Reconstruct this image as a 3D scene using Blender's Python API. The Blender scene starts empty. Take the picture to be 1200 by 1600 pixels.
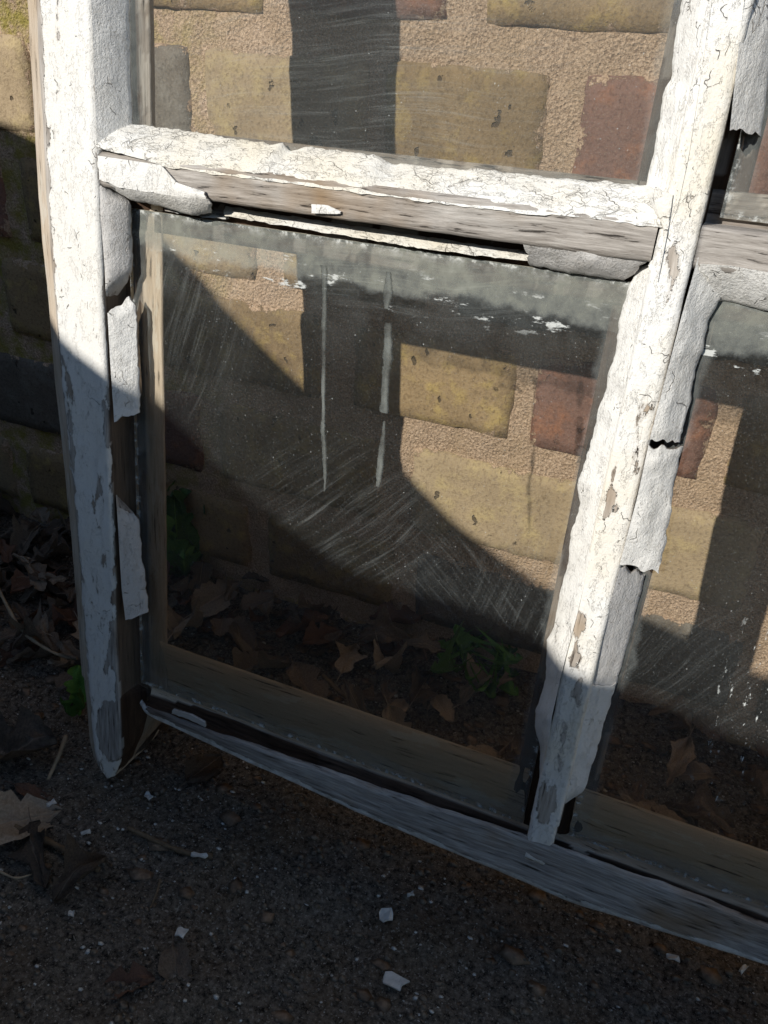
import bpy, math, random
import numpy as np
from mathutils import Vector, Matrix

# ------------------------------------------------------------------ camera, sky, sun
U = 0.25                                   # metres per modelling unit (one pane is one unit tall)
LEAN = math.radians(7.0)                   # the sash leans back on the wall by seven degrees
CA, SA = math.cos(LEAN), math.sin(LEAN)
GZ = 0.268                                 # ground lies this far (units) under the pane corner
WALL_Y = 0.712
sc = bpy.context.scene
col = sc.collection
# camera orientation (columns: right, down, forward) in sash coordinates, solved from the pane's corners
def _homography():
    P = [(203, 325), (990, 441), (222, 1065), (812, 1282)]
    S = [(0, 1), (1, 1), (0, 0), (1, 0)]
    A = []
    for (u, v), (x, y) in zip(S, P):
        A.append([u, v, 1, 0, 0, 0, -x*u, -x*v, -x]); A.append([0, 0, 0, u, v, 1, -y*u, -y*v, -y])
    _, _, V = np.linalg.svd(np.array(A, float))
    return V[-1].reshape(3, 3)
F = 1300.38
K = np.array([[F, 0, 600], [0, F, 800], [0, 0, 1.]])
KI = np.linalg.inv(K)
M_ = KI @ _homography()
a_, b_, t_ = M_.T
s_ = 1/np.linalg.norm(b_)
if (s_*t_)[2] < 0: s_ = -s_
W_ = np.linalg.norm(a_)*abs(s_)
r1 = a_*s_/W_; r2 = b_*s_; t_ = t_*s_
r1 /= np.linalg.norm(r1); r2 = r2 - r1*(r1@r2); r2 /= np.linalg.norm(r2); r3 = np.cross(r1, r2)
RC = np.stack([r1, r2, r3], 1)
CAM = -RC.T @ t_
def to_world(p):                           # sash (u, v, w) -> world units, wall frame, ground at z = 0
    u, v, w = p
    return np.array([u, v*SA - w*CA, v*CA + w*SA])
def P(x, y, w=0.055):                      # point of the sash at depth w
    d = RC.T @ (KI @ np.array([x, y, 1.])); k = (w-CAM[2])/d[2]; q = CAM + k*d
    return (q[0], q[1], w)
def ray(x, y):
    d = RC.T @ (KI @ np.array([x, y, 1.])); return to_world(d)
CW = to_world(CAM)
def on_ground(x, y, h=0.0):
    d = ray(x, y); k = (-GZ+h-CW[2])/d[2]; q = CW + k*d; return (q[0], q[1])
def on_wall(x, y):
    d = ray(x, y); k = (WALL_Y-CW[1])/d[1]; q = CW + k*d; return (q[0], q[2])

cam = bpy.data.cameras.new('camera'); camo = bpy.data.objects.new('camera', cam); col.objects.link(camo)
ex, ey, ez = [to_world(RC.T @ v) for v in np.eye(3)]
m = Matrix(((ex[0], -ey[0], -ez[0], CW[0]*U), (ex[1], -ey[1], -ez[1], CW[1]*U),
            (ex[2], -ey[2], -ez[2], (CW[2]+GZ)*U), (0, 0, 0, 1)))
camo.matrix_world = m
cam.sensor_fit = 'HORIZONTAL'; cam.sensor_width = 36; cam.lens = 36*F/1200
cam.clip_start = 0.01; cam.clip_end = 500
sc.camera = camo

SUN = np.array([0.413, 1.0, -0.57]); SUN /= np.linalg.norm(SUN)      # direction the light travels
world = bpy.data.worlds.new('World'); sc.world = world; world.use_nodes = True
wn = world.node_tree
sky = wn.nodes.new('ShaderNodeTexSky'); sky.sky_type = 'NISHITA'; sky.sun_disc = False
sky.air_density = 1.0; sky.dust_density = 0.2; sky.ozone_density = 1.0
sky.sun_elevation = math.asin(-SUN[2]); sky.sun_rotation = math.atan2(-SUN[0], -SUN[1])
wn.nodes['Background'].inputs[1].default_value = 0.10
wn.links.new(sky.outputs[0], wn.nodes['Background'].inputs[0])
sl = bpy.data.lights.new('sun', 'SUN'); sl.energy = 4.6; sl.angle = math.radians(0.5); sl.color = (1, .955, .875)
so = bpy.data.objects.new('sun', sl); col.objects.link(so)
so.rotation_euler = Vector(SUN).to_track_quat('-Z', 'Y').to_euler()
so.location = (-1, -2.5, 2)
sc.view_settings.view_transform = 'Standard'; sc.view_settings.look = 'None'
sc.view_settings.exposure = 0; sc.view_settings.gamma = 1; sc.view_settings.use_curve_mapping = False

rnd = random.Random(7)
nr = np.random.RandomState(5)

# ------------------------------------------------------------------ numeric noise
_T = nr.rand(64, 64, 64)
def vnoise(p):
    p = np.asarray(p, float); i = np.floor(p).astype(int); f = p-i; f = f*f*(3-2*f)
    r = 0
    for dx in (0, 1):
        for dy in (0, 1):
            for dz in (0, 1):
                wgt = (f[..., 0] if dx else 1-f[..., 0])*(f[..., 1] if dy else 1-f[..., 1])*(f[..., 2] if dz else 1-f[..., 2])
                r = r + wgt*_T[(i[..., 0]+dx) % 64, (i[..., 1]+dy) % 64, (i[..., 2]+dz) % 64]
    return r*2-1
def fbm(p, o=4):
    p = np.asarray(p, float); r = 0; a = .5
    for k in range(o):
        r = r + a*vnoise(p*2**k+17.3*k); a *= .5
    return r
def n1(t, seed=0, o=4):
    t = np.asarray(t, float); return fbm(np.stack([t, t*0+seed*3.7, t*0+seed], -1), o)
def poly_in(u, v, poly):                   # positive distance inside, negative outside
    u = np.asarray(u); v = np.asarray(v); d = np.full(u.shape, 1e9); ins = np.zeros(u.shape, bool)
    n = len(poly)
    for i in range(n):
        ax, ay = poly[i]; bx, by = poly[(i+1) % n]
        ex_, ey_ = bx-ax, by-ay; L = ex_*ex_+ey_*ey_+1e-12
        t = np.clip(((u-ax)*ex_+(v-ay)*ey_)/L, 0, 1)
        d = np.minimum(d, np.hypot(u-ax-t*ex_, v-ay-t*ey_))
        c = ((ay > v) != (by > v)) & (u < (bx-ax)*(v-ay)/(by-ay+1e-12)+ax); ins ^= c
    return np.where(ins, d, -d)
def PP(pts, w=0.055): return [P(x, y, w)[:2] for x, y in pts]

# ------------------------------------------------------------------ node helper
class N:
    def __init__(s, name):
        s.m = bpy.data.materials.new(name); s.m.use_nodes = True; s.t = s.m.node_tree
        s.t.nodes.clear(); s.out = s.t.nodes.new('ShaderNodeOutputMaterial')
    def n(s, ty, **kw):
        x = s.t.nodes.new('ShaderNode'+ty)
        for k, v in kw.items(): setattr(x, k, v)
        return x
    def put(s, sock, v):
        if v is None: return
        if hasattr(v, 'is_linked') or hasattr(v, 'links'): s.t.links.new(v, sock)
        else:
            if isinstance(v, (tuple, list)) and len(v) == 3 and len(sock.default_value) == 4: v = (*v, 1)
            sock.default_value = v
    def coord(s, kind='Object', scale=None, rot=None, loc=None):
        c = s.n('TexCoord').outputs[kind]
        if scale is None and rot is None and loc is None: return c
        mp = s.n('Mapping'); s.put(mp.inputs[0], c)
        if loc: mp.inputs[1].default_value = loc
        if rot: mp.inputs[2].default_value = rot
        if scale: mp.inputs[3].default_value = scale
        return mp.outputs[0]
    def mapv(s, v, scale=(1, 1, 1), rot=(0, 0, 0), loc=(0, 0, 0)):
        mp = s.n('Mapping'); s.put(mp.inputs[0], v); mp.inputs[1].default_value = loc
        mp.inputs[2].default_value = rot; mp.inputs[3].default_value = scale; return mp.outputs[0]
    def noise(s, v, scale=5, detail=4, rough=.55, dist=0, color=False):
        x = s.n('TexNoise'); s.put(x.inputs['Vector'], v); x.inputs['Scale'].default_value = scale
        x.inputs['Detail'].default_value = detail; x.inputs['Roughness'].default_value = rough
        x.inputs['Distortion'].default_value = dist
        return x.outputs[1 if color else 0]
    def vor(s, v, scale=5, feature='F1', rand=1):
        x = s.n('TexVoronoi', feature=feature); s.put(x.inputs['Vector'], v); x.inputs['Scale'].default_value = scale
        x.inputs['Randomness'].default_value = rand; return x.outputs[0]
    def m2(s, op, a, b=0.0, c=0.0, clamp=False):
        x = s.n('Math', operation=op, use_clamp=clamp); s.put(x.inputs[0], a); s.put(x.inputs[1], b); s.put(x.inputs[2], c)
        return x.outputs[0]
    def mr(s, v, a, b, c=0.0, d=1.0, smooth=False):
        x = s.n('MapRange'); x.clamp = True
        if smooth: x.interpolation_type = 'SMOOTHSTEP'
        s.put(x.inputs[0], v)
        for i, q in enumerate((a, b, c, d)): s.put(x.inputs[i+1], q)
        return x.outputs[0]
    def mix(s, f, a, b, blend='MIX'):
        x = s.n('Mix', data_type='RGBA', blend_type=blend); s.put(x.inputs[0], f); s.put(x.inputs[6], a); s.put(x.inputs[7], b)
        return x.outputs[2]
    def attr(s, name): return s.n('Attribute', attribute_name=name).outputs['Fac']
    def bump(s, h, dist=.001, strength=1, normal=None):
        x = s.n('Bump'); x.inputs['Strength'].default_value = strength; x.inputs['Distance'].default_value = dist
        s.put(x.inputs['Height'], h)
        if normal is not None: s.put(x.inputs['Normal'], normal)
        return x.outputs[0]
    def bsdf(s, color, rough=.7, normal=None, spec=.3, **kw):
        b = s.n('BsdfPrincipled'); s.put(b.inputs['Base Color'], color); s.put(b.inputs['Roughness'], rough)
        b.inputs['Specular IOR Level'].default_value = spec
        if normal is not None: s.put(b.inputs['Normal'], normal)
        return b.outputs[0]
    def fin(s, sh): s.put(s.out.inputs[0], sh); return s.m

# ------------------------------------------------------------------ materials
def wood_parts(n, v, axis, wet=0.0):
    """weathered softwood; v in units; axis 'u' or 'v' is the grain direction"""
    g = (5.5, 90, 90) if axis == 'u' else (90, 90, 5.5)
    g2 = (14, 200, 200) if axis == 'u' else (200, 200, 14)
    warp = n.noise(v, 3, 2, .5, color=True)
    vv = n.n('VectorMath', operation='MULTIPLY_ADD'); n.put(vv.inputs[0], warp); vv.inputs[1].default_value = (.03, .03, .03); n.put(vv.inputs[2], v)
    vv = vv.outputs[0]
    a = n.noise(n.mapv(vv, g), 1, 7, .78); b = n.noise(n.mapv(vv, g2), 1, 3, .6)
    big = n.noise(v, 5, 3, .6)
    grain = n.m2('MULTIPLY_ADD', b, .45, n.m2('MULTIPLY', a, .6))
    grey = n.mix(n.mr(grain, .38, .68), (.16, .145, .135), (.56, .53, .50))
    grey = n.mix(n.mr(big, .5, .72), grey, n.mix(n.mr(grain, .3, .7), (.12, .075, .04), (.36, .25, .15)))
    tan = n.mix(n.mr(grain, .3, .7), (.54, .425, .30), (.74, .61, .46))
    flake = n.mr(n.m2('ADD', n.noise(n.mapv(v, (6, 6, 6) if axis == 'x' else ((5, 20, 20) if axis == 'u' else (20, 20, 5))), 1, 6, .7), n.m2('MULTIPLY', a, .25)), .69, .70)
    tan = n.mix(flake, tan, (.72, .64, .52))
    c = n.mix(n.attr('tan'), grey, tan)
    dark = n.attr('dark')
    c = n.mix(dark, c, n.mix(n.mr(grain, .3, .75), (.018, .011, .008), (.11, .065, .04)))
    crack = n.mr(n.m2('MULTIPLY_ADD', b, .5, n.m2('MULTIPLY', a, .5)), .33, .42)
    c = n.mix(crack, (.035, .026, .022), c)
    h = n.m2('ADD', grain, n.m2('MULTIPLY', crack, .7))
    return c, h

def painted(name, axis='v', crackle=.5, cscale=26, cream=.25, fine=1.0, dirt=.35, color=(.82, .81, .785), bias=0.0, streak=.5):
    n = N(name)
    v = n.mapv(n.coord('Object'), (1/U, 1/U, 1/U))
    wc, wh = wood_parts(n, v, axis)
    st = (70, 70, 6) if axis == 'v' else (6, 70, 70)
    brush = n.noise(n.mapv(v, st), 1, 4, .6)
    low = n.noise(v, 4, 4, .6); low2 = n.noise(v, 13, 4, .6)
    mid = n.noise(v, 60, 5, .65); fin = n.noise(v, 240, 3, .75)
    lam = n.noise(n.mapv(v, (60, 60, 26) if axis == 'v' else (26, 60, 60), loc=(9, 2, 4)), 1, 6, .72)
    layer = n.m2('MULTIPLY', n.mr(lam, .545, .555), min(1.0, .25+crackle))
    # crazing
    warp = n.noise(v, 22, 3, .6, color=True)
    vv = n.n('VectorMath', operation='MULTIPLY_ADD'); n.put(vv.inputs[0], warp); vv.inputs[1].default_value = (.045,)*3; n.put(vv.inputs[2], v)
    cs = (1, 1, .55) if axis == 'v' else (.6, 1, 1)
    e1 = n.vor(n.mapv(vv.outputs[0], cs), cscale, 'DISTANCE_TO_EDGE')
    e2 = n.vor(n.mapv(vv.outputs[0], cs, loc=(3, 1, 2)), cscale*3.6, 'DISTANCE_TO_EDGE')
    gate = n.mr(low2, .40, .60)
    along = n.noise(n.mapv(v, (40, 40, 40), loc=(7, 7, 7)), 1, 3, .6)
    c1 = n.m2('MULTIPLY', n.mr(e1, 0.0, .013, 1, 0), n.mr(n.m2('ADD', along, n.m2('MULTIPLY', gate, .18)), .70-.14*crackle, .76-.14*crackle))
    c2 = n.m2('MULTIPLY', n.mr(e2, 0.0, .06, 1, 0), n.mr(n.m2('ADD', n.m2('MULTIPLY', n.mr(low2, .35, .65), .6), n.m2('MULTIPLY_ADD', along, 1.6, crackle-1.45)), .25, .75))
    cr = n.m2('MAXIMUM', c1, n.m2('MULTIPLY', c2, .65*min(1, crackle*1.3)), clamp=True)
    base = n.mix(n.m2('MULTIPLY', n.mr(low, .45, .68), cream), color, (color[0]*.93, color[1]*.80, color[2]*.56))
    base = n.mix(n.m2('MULTIPLY', n.mr(mid, .55, .8), dirt), base, (.42, .38, .33))
    base = n.mix(n.m2('MULTIPLY', n.mr(brush, .55, .8), dirt*streak), base, (.47, .44, .40))
    speck = n.mr(n.noise(v, 150, 2, .5), .70, .74)
    base = n.mix(n.m2('MULTIPLY', speck, dirt), base, (.14, .11, .09))
    base = n.mix(n.m2('MULTIPLY', cr, .48), base, (.25, .20, .15))
    base = n.mix(n.m2('MULTIPLY', layer, .20), base, (color[0]*.80, color[1]*.75, color[2]*.66))
    base = n.mix(n.m2('MULTIPLY', n.mr(fin, .55, .8), .20), base, (.46, .42, .36))
    # bare wood where the paint has gone
    jag = n.noise(n.mapv(v, (55, 55, 22) if axis == 'v' else (22, 55, 55)), 1, 5, .65)
    f = n.m2('ADD', n.attr('bare'), n.m2('MULTIPLY', n.m2('SUBTRACT', jag, .5), .045))
    holes = n.m2('SUBTRACT', n.noise(n.mapv(v, (22, 22, 8) if axis == 'v' else (8, 22, 22), loc=(2, 5, 1)), 1, 6, .68), .735 - bias)
    f = n.m2('MAXIMUM', f, n.m2('MULTIPLY', holes, .2))
    bare = n.mr(f, -.0004, .0006)
    rim = n.m2('SUBTRACT', n.mr(f, -.0035, -.0005), bare)
    base = n.mix(n.m2('MULTIPLY', n.m2('MAXIMUM', rim, 0.0), .35), base, (.33, .28, .23))
    colr = n.mix(bare, base, wc)
    hp = n.m2('ADD', n.m2('MULTIPLY', mid, .22*fine), n.m2('MULTIPLY', fin, .22*fine))
    hp = n.m2('ADD', hp, n.m2('MULTIPLY', brush, .22))
    hp = n.m2('SUBTRACT', hp, n.m2('MULTIPLY', cr, .45))
    hp = n.m2('SUBTRACT', hp, n.m2('MULTIPLY', layer, .28))
    paint_h = n.m2('ADD', hp, .75)
    hh = n.mix(bare, paint_h, n.m2('MULTIPLY', wh, .45))
    x = n.n('RGBToBW'); n.put(x.inputs[0], hh)
    nor = n.bump(x.outputs[0], .0013, 1.0)
    rough = n.mr(bare, 0, 1, .5, .85)
    return n.fin(n.bsdf(colr, rough, nor, .25))

def wood_mat(name, axis):
    n = N(name); v = n.mapv(n.coord('Object'), (1/U,)*3)
    c, h = wood_parts(n, v, axis)
    # scraps of old paint
    jag = n.noise(n.mapv(v, (14, 55, 55) if axis == 'u' else (55, 55, 14)), 1, 6, .68)
    f = n.m2('ADD', n.attr('paint'), n.m2('MULTIPLY', n.m2('SUBTRACT', jag, .5), .10))
    pm = n.mr(f, 0, .0015)
    pc = n.mix(n.mr(n.noise(v, 40, 4, .6), .4, .7), (.70, .69, .66), (.42, .39, .35))
    c = n.mix(pm, c, pc)
    hh = n.m2('ADD', h, n.m2('MULTIPLY', pm, .8))
    return n.fin(n.bsdf(c, .8, n.bump(hh, .0012, .9), .2))

M = {}
M['stile'] = painted('stile paint', 'v', .06, 20, .22, .8, .16)
M['muntin_v'] = painted('muntin paint', 'v', .34, 24, .60, 1.0, .17)
M['putty_h'] = painted('cracked putty', 'u', .68, 24, .55, 1.2, .28, color=(.80, .79, .755))
M['putty_v'] = painted('putty paint', 'v', .22, 18, .15, 1.3, .16)
M['putty_grey'] = painted('weathered putty', 'v', .25, 16, .05, 1.2, .6, color=(.60, .585, .57))
M['wood_u'] = wood_mat('weathered wood along', 'u')
M['wood_v'] = wood_mat('weathered wood upright', 'v')

def simple(name, c1, c2, scale=20, rough=.8, bump=.001, spec=.2, objrand=0.0):
    n = N(name); v = n.coord('Object')
    f = n.noise(v, scale/U, 5, .65)
    c = n.mix(n.mr(f, .3, .7), c1, c2)
    if objrand:
        oi = n.n('ObjectInfo').outputs['Random']
        hs = n.n('HueSaturation'); n.put(hs.inputs['Value'], n.mr(oi, 0, 1, 1-objrand, 1+objrand)); n.put(hs.inputs['Color'], c); c = hs.outputs[0]
    return n.fin(n.bsdf(c, rough, n.bump(f, bump, .8), spec))

def brick_mat(name, a, b, c3, pit=.5):
    n = N(name); v = n.mapv(n.coord('Object'), (1/U,)*3)
    oi = n.n('ObjectInfo')
    add = n.n('VectorMath', operation='MULTIPLY_ADD'); n.put(add.inputs[0], oi.outputs['Location']); add.inputs[1].default_value = (3.1, 3.1, 3.1); n.put(add.inputs[2], v)
    v = add.outputs[0]
    low = n.noise(v, 5, 4, .6); mid = n.noise(v, 18, 5, .62); fin = n.noise(v, 120, 4, .7)
    c = n.mix(n.mr(low, .35, .65), a, b)
    c = n.mix(n.mr(mid, .50, .72), c, c3)
    c = n.mix(n.m2('MULTIPLY', n.mr(fin, .48, .68), .6), c, (a[0]*.45, a[1]*.42, a[2]*.42))
    c = n.mix(n.m2('MULTIPLY', n.mr(n.noise(v, 300, 2, .6), .6, .75), .35), c, (.55, .47, .34))
    hs = n.n('HueSaturation'); n.put(hs.inputs['Value'], n.mr(oi.outputs['Random'], 0, 1, .82, 1.12)); n.put(hs.inputs['Color'], c); c = hs.outputs[0]
    w2 = n.n('VectorMath', operation='MULTIPLY_ADD'); n.put(w2.inputs[0], n.noise(v, 30, 3, .6, color=True)); w2.inputs[1].default_value = (.05,)*3; n.put(w2.inputs[2], n.mapv(v, (1, 1, .8)))
    pv = n.vor(w2.outputs[0], 21)
    keep = n.mr(n.noise(v, 11, 1), .46, .50)
    pits = n.m2('MULTIPLY', n.mr(pv, .13, .17, 1, 0), keep)
    c = n.mix(n.m2('MULTIPLY', pits, min(1, 1.5*pit)), c, (.04, .03, .022))  # dark set into the pits: grime and the shade inside them
    # mortar smeared over the arrises
    vw = n.mapv(n.coord('Object'), (1/U,)*3)
    sm = n.m2('ADD', n.attr('arris'), n.m2('MULTIPLY', n.m2('SUBTRACT', n.noise(v, 20, 6, .75), .50), .15))
    sm = n.mr(sm, .004, -.002)
    ma = n.noise(v, 190, 3, .8)
    c = n.mix(n.m2('MULTIPLY', sm, .9), c, n.mix(n.mr(ma, .36, .64), (.30, .20, .135), (.70, .52, .37)))
    h = n.m2('ADD', n.m2('MULTIPLY', mid, .8), n.m2('MULTIPLY', fin, .45))
    h = n.m2('ADD', h, n.m2('MULTIPLY', n.m2('MULTIPLY', sm, ma), .6))
    h = n.m2('SUBTRACT', h, n.m2('MULTIPLY', pits, 1.6*pit))
    return n.fin(n.bsdf(c, .9, n.bump(h, .0016, .9), .12))
M['b_olive'] = brick_mat('olive stock brick', (.25, .178, .10), (.335, .24, .135), (.45, .335, .13))
M['b_tan'] = brick_mat('tan stock brick', (.34, .26, .165), (.42, .325, .21), (.47, .37, .20))
M['b_red'] = brick_mat('mauve red brick', (.20, .115, .092), (.25, .145, .115), (.34, .16, .095), .25)
M['b_grey'] = brick_mat('grey burnt brick', (.155, .135, .11), (.20, .17, .14), (.24, .22, .19), .5)

def mortar_mat():
    n = N('sandy mortar'); v = n.mapv(n.coord('Object'), (1/U,)*3)
    a = n.noise(v, 190, 3, .8); b = n.noise(v, 9, 4, .6); g = n.vor(v, 130)
    c = n.mix(n.mr(a, .36, .64), (.33, .225, .15), (.78, .59, .43))
    c = n.mix(n.m2('MULTIPLY', n.mr(g, 0, .25, 1, 0), .5), c, (.70, .55, .40))
    c = n.mix(n.m2('MULTIPLY', n.mr(b, .45, .7), .5), c, (.46, .33, .20))
    # green-yellow lichen on the left
    sx = n.n('SeparateXYZ'); n.put(sx.inputs[0], v)
    li = n.m2('MULTIPLY', n.mr(sx.outputs[0], -.1, -.45), n.mr(n.noise(v, 16, 5, .65), .42, .6))
    c = n.mix(n.m2('MULTIPLY', li, .8), c, (.33, .29, .05))
    h = n.m2('ADD', n.m2('MULTIPLY', a, 1.0), n.m2('MULTIPLY', g, .5))
    return n.fin(n.bsdf(c, .95, n.bump(h, .0022, 1), .1))
M['mortar'] = mortar_mat()

def soil_mat():
    n = N('dark soil'); v = n.mapv(n.coord('Object'), (1/U,)*3)
    a = n.noise(v, 70, 6, .82); b = n.noise(v, 4, 4, .6); g = n.vor(v, 90); g2 = n.vor(v, 38)
    c = n.mix(n.mr(a, .38, .64), (.022, .019, .016), (.33, .285, .235))
    c = n.mix(n.m2('MULTIPLY', n.mr(b, .48, .68), .6), c, n.mix(n.mr(a, .3, .7), (.040, .028, .018), (.30, .21, .13)))
    c = n.mix(n.mr(n.noise(v, 150, 3, .6), .60, .64), c, (.40, .36, .31))
    c = n.mix(n.m2('MULTIPLY', n.mr(g, .10, .15, 1, 0), n.mr(n.noise(v, 21, 2), .55, .6)), c, (.40, .38, .34))
    h = n.m2('ADD', n.m2('MULTIPLY', a, 1.2), n.m2('ADD', n.m2('MULTIPLY', g, .4), n.m2('MULTIPLY', g2, .5)))
    return n.fin(n.bsdf(c, .9, n.bump(h, .003, 1), .15))
M['soil'] = soil_mat()

def leaf_mat(name, c1, c2):
    n = N(name); v = n.mapv(n.coord('Object'), (1/U,)*3)
    f = n.noise(v, 30, 5, .65)
    c = n.mix(n.mr(f, .3, .7), c1, c2)
    oi = n.n('ObjectInfo').outputs['Random']
    hs = n.n('HueSaturation'); n.put(hs.inputs['Value'], n.mr(oi, 0, 1, .45, 1.35)); n.put(hs.inputs['Color'], c)
    vein = n.mr(n.attr('vein'), .0, .06, 1, 0)
    cc = n.mix(n.m2('MULTIPLY', vein, .6), hs.outputs[0], (c2[0]*1.3, c2[1]*1.3, c2[2]*1.3))
    b = n.bsdf(cc, .7, n.bump(n.m2('ADD', f, vein), .0012, .7), .25)
    tr = n.n('BsdfTranslucent'); n.put(tr.inputs[0], cc)
    mx = n.n('MixShader'); mx.inputs[0].default_value = .15; n.put(mx.inputs[1], b); n.put(mx.inputs[2], tr.outputs[0])
    return n.fin(mx.outputs[0])
M['leaf_brown'] = leaf_mat('dry brown leaf', (.11, .082, .062), (.25, .195, .15))
M['leaf_tan'] = leaf_mat('pale dry leaf', (.21, .168, .125), (.38, .31, .24))
M['leaf_red'] = leaf_mat('reddish leaf', (.11, .060, .042), (.19, .11, .075))
M['leaf_green'] = leaf_mat('green weed', (.08, .19, .04), (.15, .31, .07))
M['twig'] = simple('twig bark', (.10, .07, .045), (.21, .155, .10), 60)
M['straw'] = simple('straw stem', (.28, .22, .15), (.38, .31, .22), 60)
M['pebble'] = simple('pebbles', (.07, .058, .045), (.27, .22, .17), 90)
M['chip'] = simple('paint chip', (.50, .49, .46), (.70, .69, .66), 80)
M['blocker_green'] = simple('green blocker cover', (.03, .05, .035), (.045, .07, .05), 12, .55)  # cover of the unseen shape added for its shadow
def drip_mat():
    n = N('paint run'); v = n.coord('Object'); f = n.noise(v, 200, 4, .6)
    d = n.n('BsdfDiffuse'); n.put(d.inputs[0], n.mix(f, (.20, .22, .21), (.36, .38, .36)))
    t = n.n('BsdfTransparent'); mx = n.n('MixShader'); n.put(mx.inputs[0], n.mr(n.noise(v, 60, 4, .7), .35, .65, .08, .50))
    n.put(mx.inputs[1], t.outputs[0]); n.put(mx.inputs[2], d.outputs[0]); return n.fin(mx.outputs[0])
M['drip'] = drip_mat()

def glass_mat():
    n = N('dusty old glass')
    v0 = n.mapv(n.coord('Object'), (1/U,)*3)
    v = n.mapv(v0, loc=(-OX, 0, -OZ))
    sep = n.n('SeparateXYZ'); n.put(sep.inputs[0], v); X, Z = sep.outputs[0], sep.outputs[2]
    warp = n.noise(v, 2.2, 2, .5, color=True)
    wv = n.n('VectorMath', operation='MULTIPLY_ADD'); n.put(wv.inputs[0], warp); wv.inputs[1].default_value = (.12, 0, .12); n.put(wv.inputs[2], v); wv = wv.outputs[0]
    def blob(cx, cz, rx, rz, inner=.3):
        dx = n.m2('MULTIPLY', n.m2('SUBTRACT', X, cx), 1/rx); dz = n.m2('MULTIPLY', n.m2('SUBTRACT', Z, cz), 1/rz)
        d = n.m2('SQRT', n.m2('ADD', n.m2('MULTIPLY', dx, dx), n.m2('MULTIPLY', dz, dz)))
        return n.mr(d, 1.0, inner, 0, 1, True)
    def strokes(ang, px, py, rx, rz, amt, fine=260):
        cx, cz, _ = P(px, py, 0)
        q = n.mapv(wv, (1, 1, 1), (0, math.radians(ang), 0))
        s1 = n.noise(n.mapv(q, (6, 1, fine)), 1, 3, .85)
        s2 = n.noise(n.mapv(q, (5, 1, 75)), 1, 2, .7)
        s = n.m2('MULTIPLY', n.mr(s1, .44, .74), n.mr(s2, .42, .66))
        return n.m2('MULTIPLY', n.m2('MULTIPLY', s, blob(cx, cz, rx, rz)), amt*.62)
    acc = strokes(4, 560, 120, .42, .26, .40)
    for a in ((68, 300, 480, .17, .24, .36), (44, 540, 810, .26, .20, .36), (-38, 720, 910, .22, .16, .26), (86, 810, 960, .14, .26, .30),
              (8, 640, 440, .28, .09, .45), (60, 1060, 1060, .18, .22, .26)):
        acc = n.m2('ADD', acc, strokes(*a))
    # residue along the edges of every pane ('edge' = distance to the pane's edge)
    e = n.attr('edge'); et = n.attr('edge_top')
    lo = n.noise(v, 9, 5, .65); mi = n.noise(n.mapv(v, (14, 1, 45)), 1, 6, .7)
    ej = n.m2('ADD', e, n.m2('MULTIPLY', n.m2('SUBTRACT', lo, .5), .05))
    etj = n.m2('ADD', et, n.m2('MULTIPLY', n.m2('SUBTRACT', lo, .5), .08))
    band = n.m2('MULTIPLY', n.mr(ej, .038, .026, 0, 1, True), n.mr(n.noise(v, 15, 4, .7), .3, .7, .03, .20))
    bandt = n.m2('MULTIPLY', n.mr(etj, .074, .060, 0, 1, True), n.mr(n.noise(v, 22, 5, .7), .32, .68, .14, .50))
    cloudy = n.m2('MULTIPLY', n.mr(etj, .22, .06, 0, 1, True), n.m2('MULTIPLY', n.mr(lo, .4, .7), .10))
    white = n.m2('MULTIPLY', n.m2('MULTIPLY', n.mr(etj, .105, .085), n.mr(etj, .02, .05)), n.mr(mi, .575, .62))
    white2 = n.m2('MULTIPLY', n.mr(e, .016, .003), n.mr(n.noise(n.mapv(v, (60, 1, 60)), 1, 5, .7), .46, .60))
    dust = n.m2('MULTIPLY_ADD', n.mr(n.noise(v, 3, 4, .6), .35, .75), .035, n.m2('MULTIPLY_ADD', n.mr(Z, 1.04, 1.09), .045, .012))
    dust = n.m2('ADD', dust, n.m2('MULTIPLY', n.mr(n.noise(v, 420, 2, .7), .58, .75), .12))
    speck = n.mr(n.noise(v, 210, 2, .6), .70, .75)
    speck2 = n.mr(n.vor(v, 30), .03, .015)
    keep = n.mr(n.noise(v, 6, 3), .42, .50)
    sp = n.m2('MULTIPLY', n.m2('MAXIMUM', speck, speck2), keep)
    f = n.m2('ADD', n.m2('ADD', acc, dust), n.m2('ADD', n.m2('MAXIMUM', band, bandt), cloudy))
    # dried splash runs on the right pane
    cx, cz, _ = P(1165, 1120, 0)
    run = n.m2('MULTIPLY', n.mr(n.noise(n.mapv(v, (75, 1, 26), (0, math.radians(-6), 0)), 1, 4, .7), .61, .65), blob(cx, cz, .09, .32))
    wh = n.m2('MAXIMUM', n.m2('MULTIPLY', n.m2('MAXIMUM', white, white2), .75), n.m2('MULTIPLY', n.m2('MAXIMUM', n.m2('MULTIPLY', sp, .7), run), .75))
    dcol = n.mix(n.mr(f, .1, .5), (.43, .465, .465), (.38, .395, .35))
    dcol = n.mix(wh, dcol, (.8, .82, .8))
    fac = n.m2('MAXIMUM', f, wh); fac = n.m2('MINIMUM', fac, .92)
    dif = n.n('BsdfDiffuse'); n.put(dif.inputs[0], dcol)
    tr = n.n('BsdfTransparent'); tr.inputs[0].default_value = (.97, .97, .955, 1)
    gl = n.n('BsdfGlossy'); gl.inputs['Roughness'].default_value = .06; gl.inputs[0].default_value = (.9, .9, .9, 1)
    fr = n.n('Fresnel'); fr.inputs[0].default_value = 1.5
    m1 = n.n('MixShader'); n.put(m1.inputs[0], fr.outputs[0]); n.put(m1.inputs[1], tr.outputs[0]); n.put(m1.inputs[2], gl.outputs[0])
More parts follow.
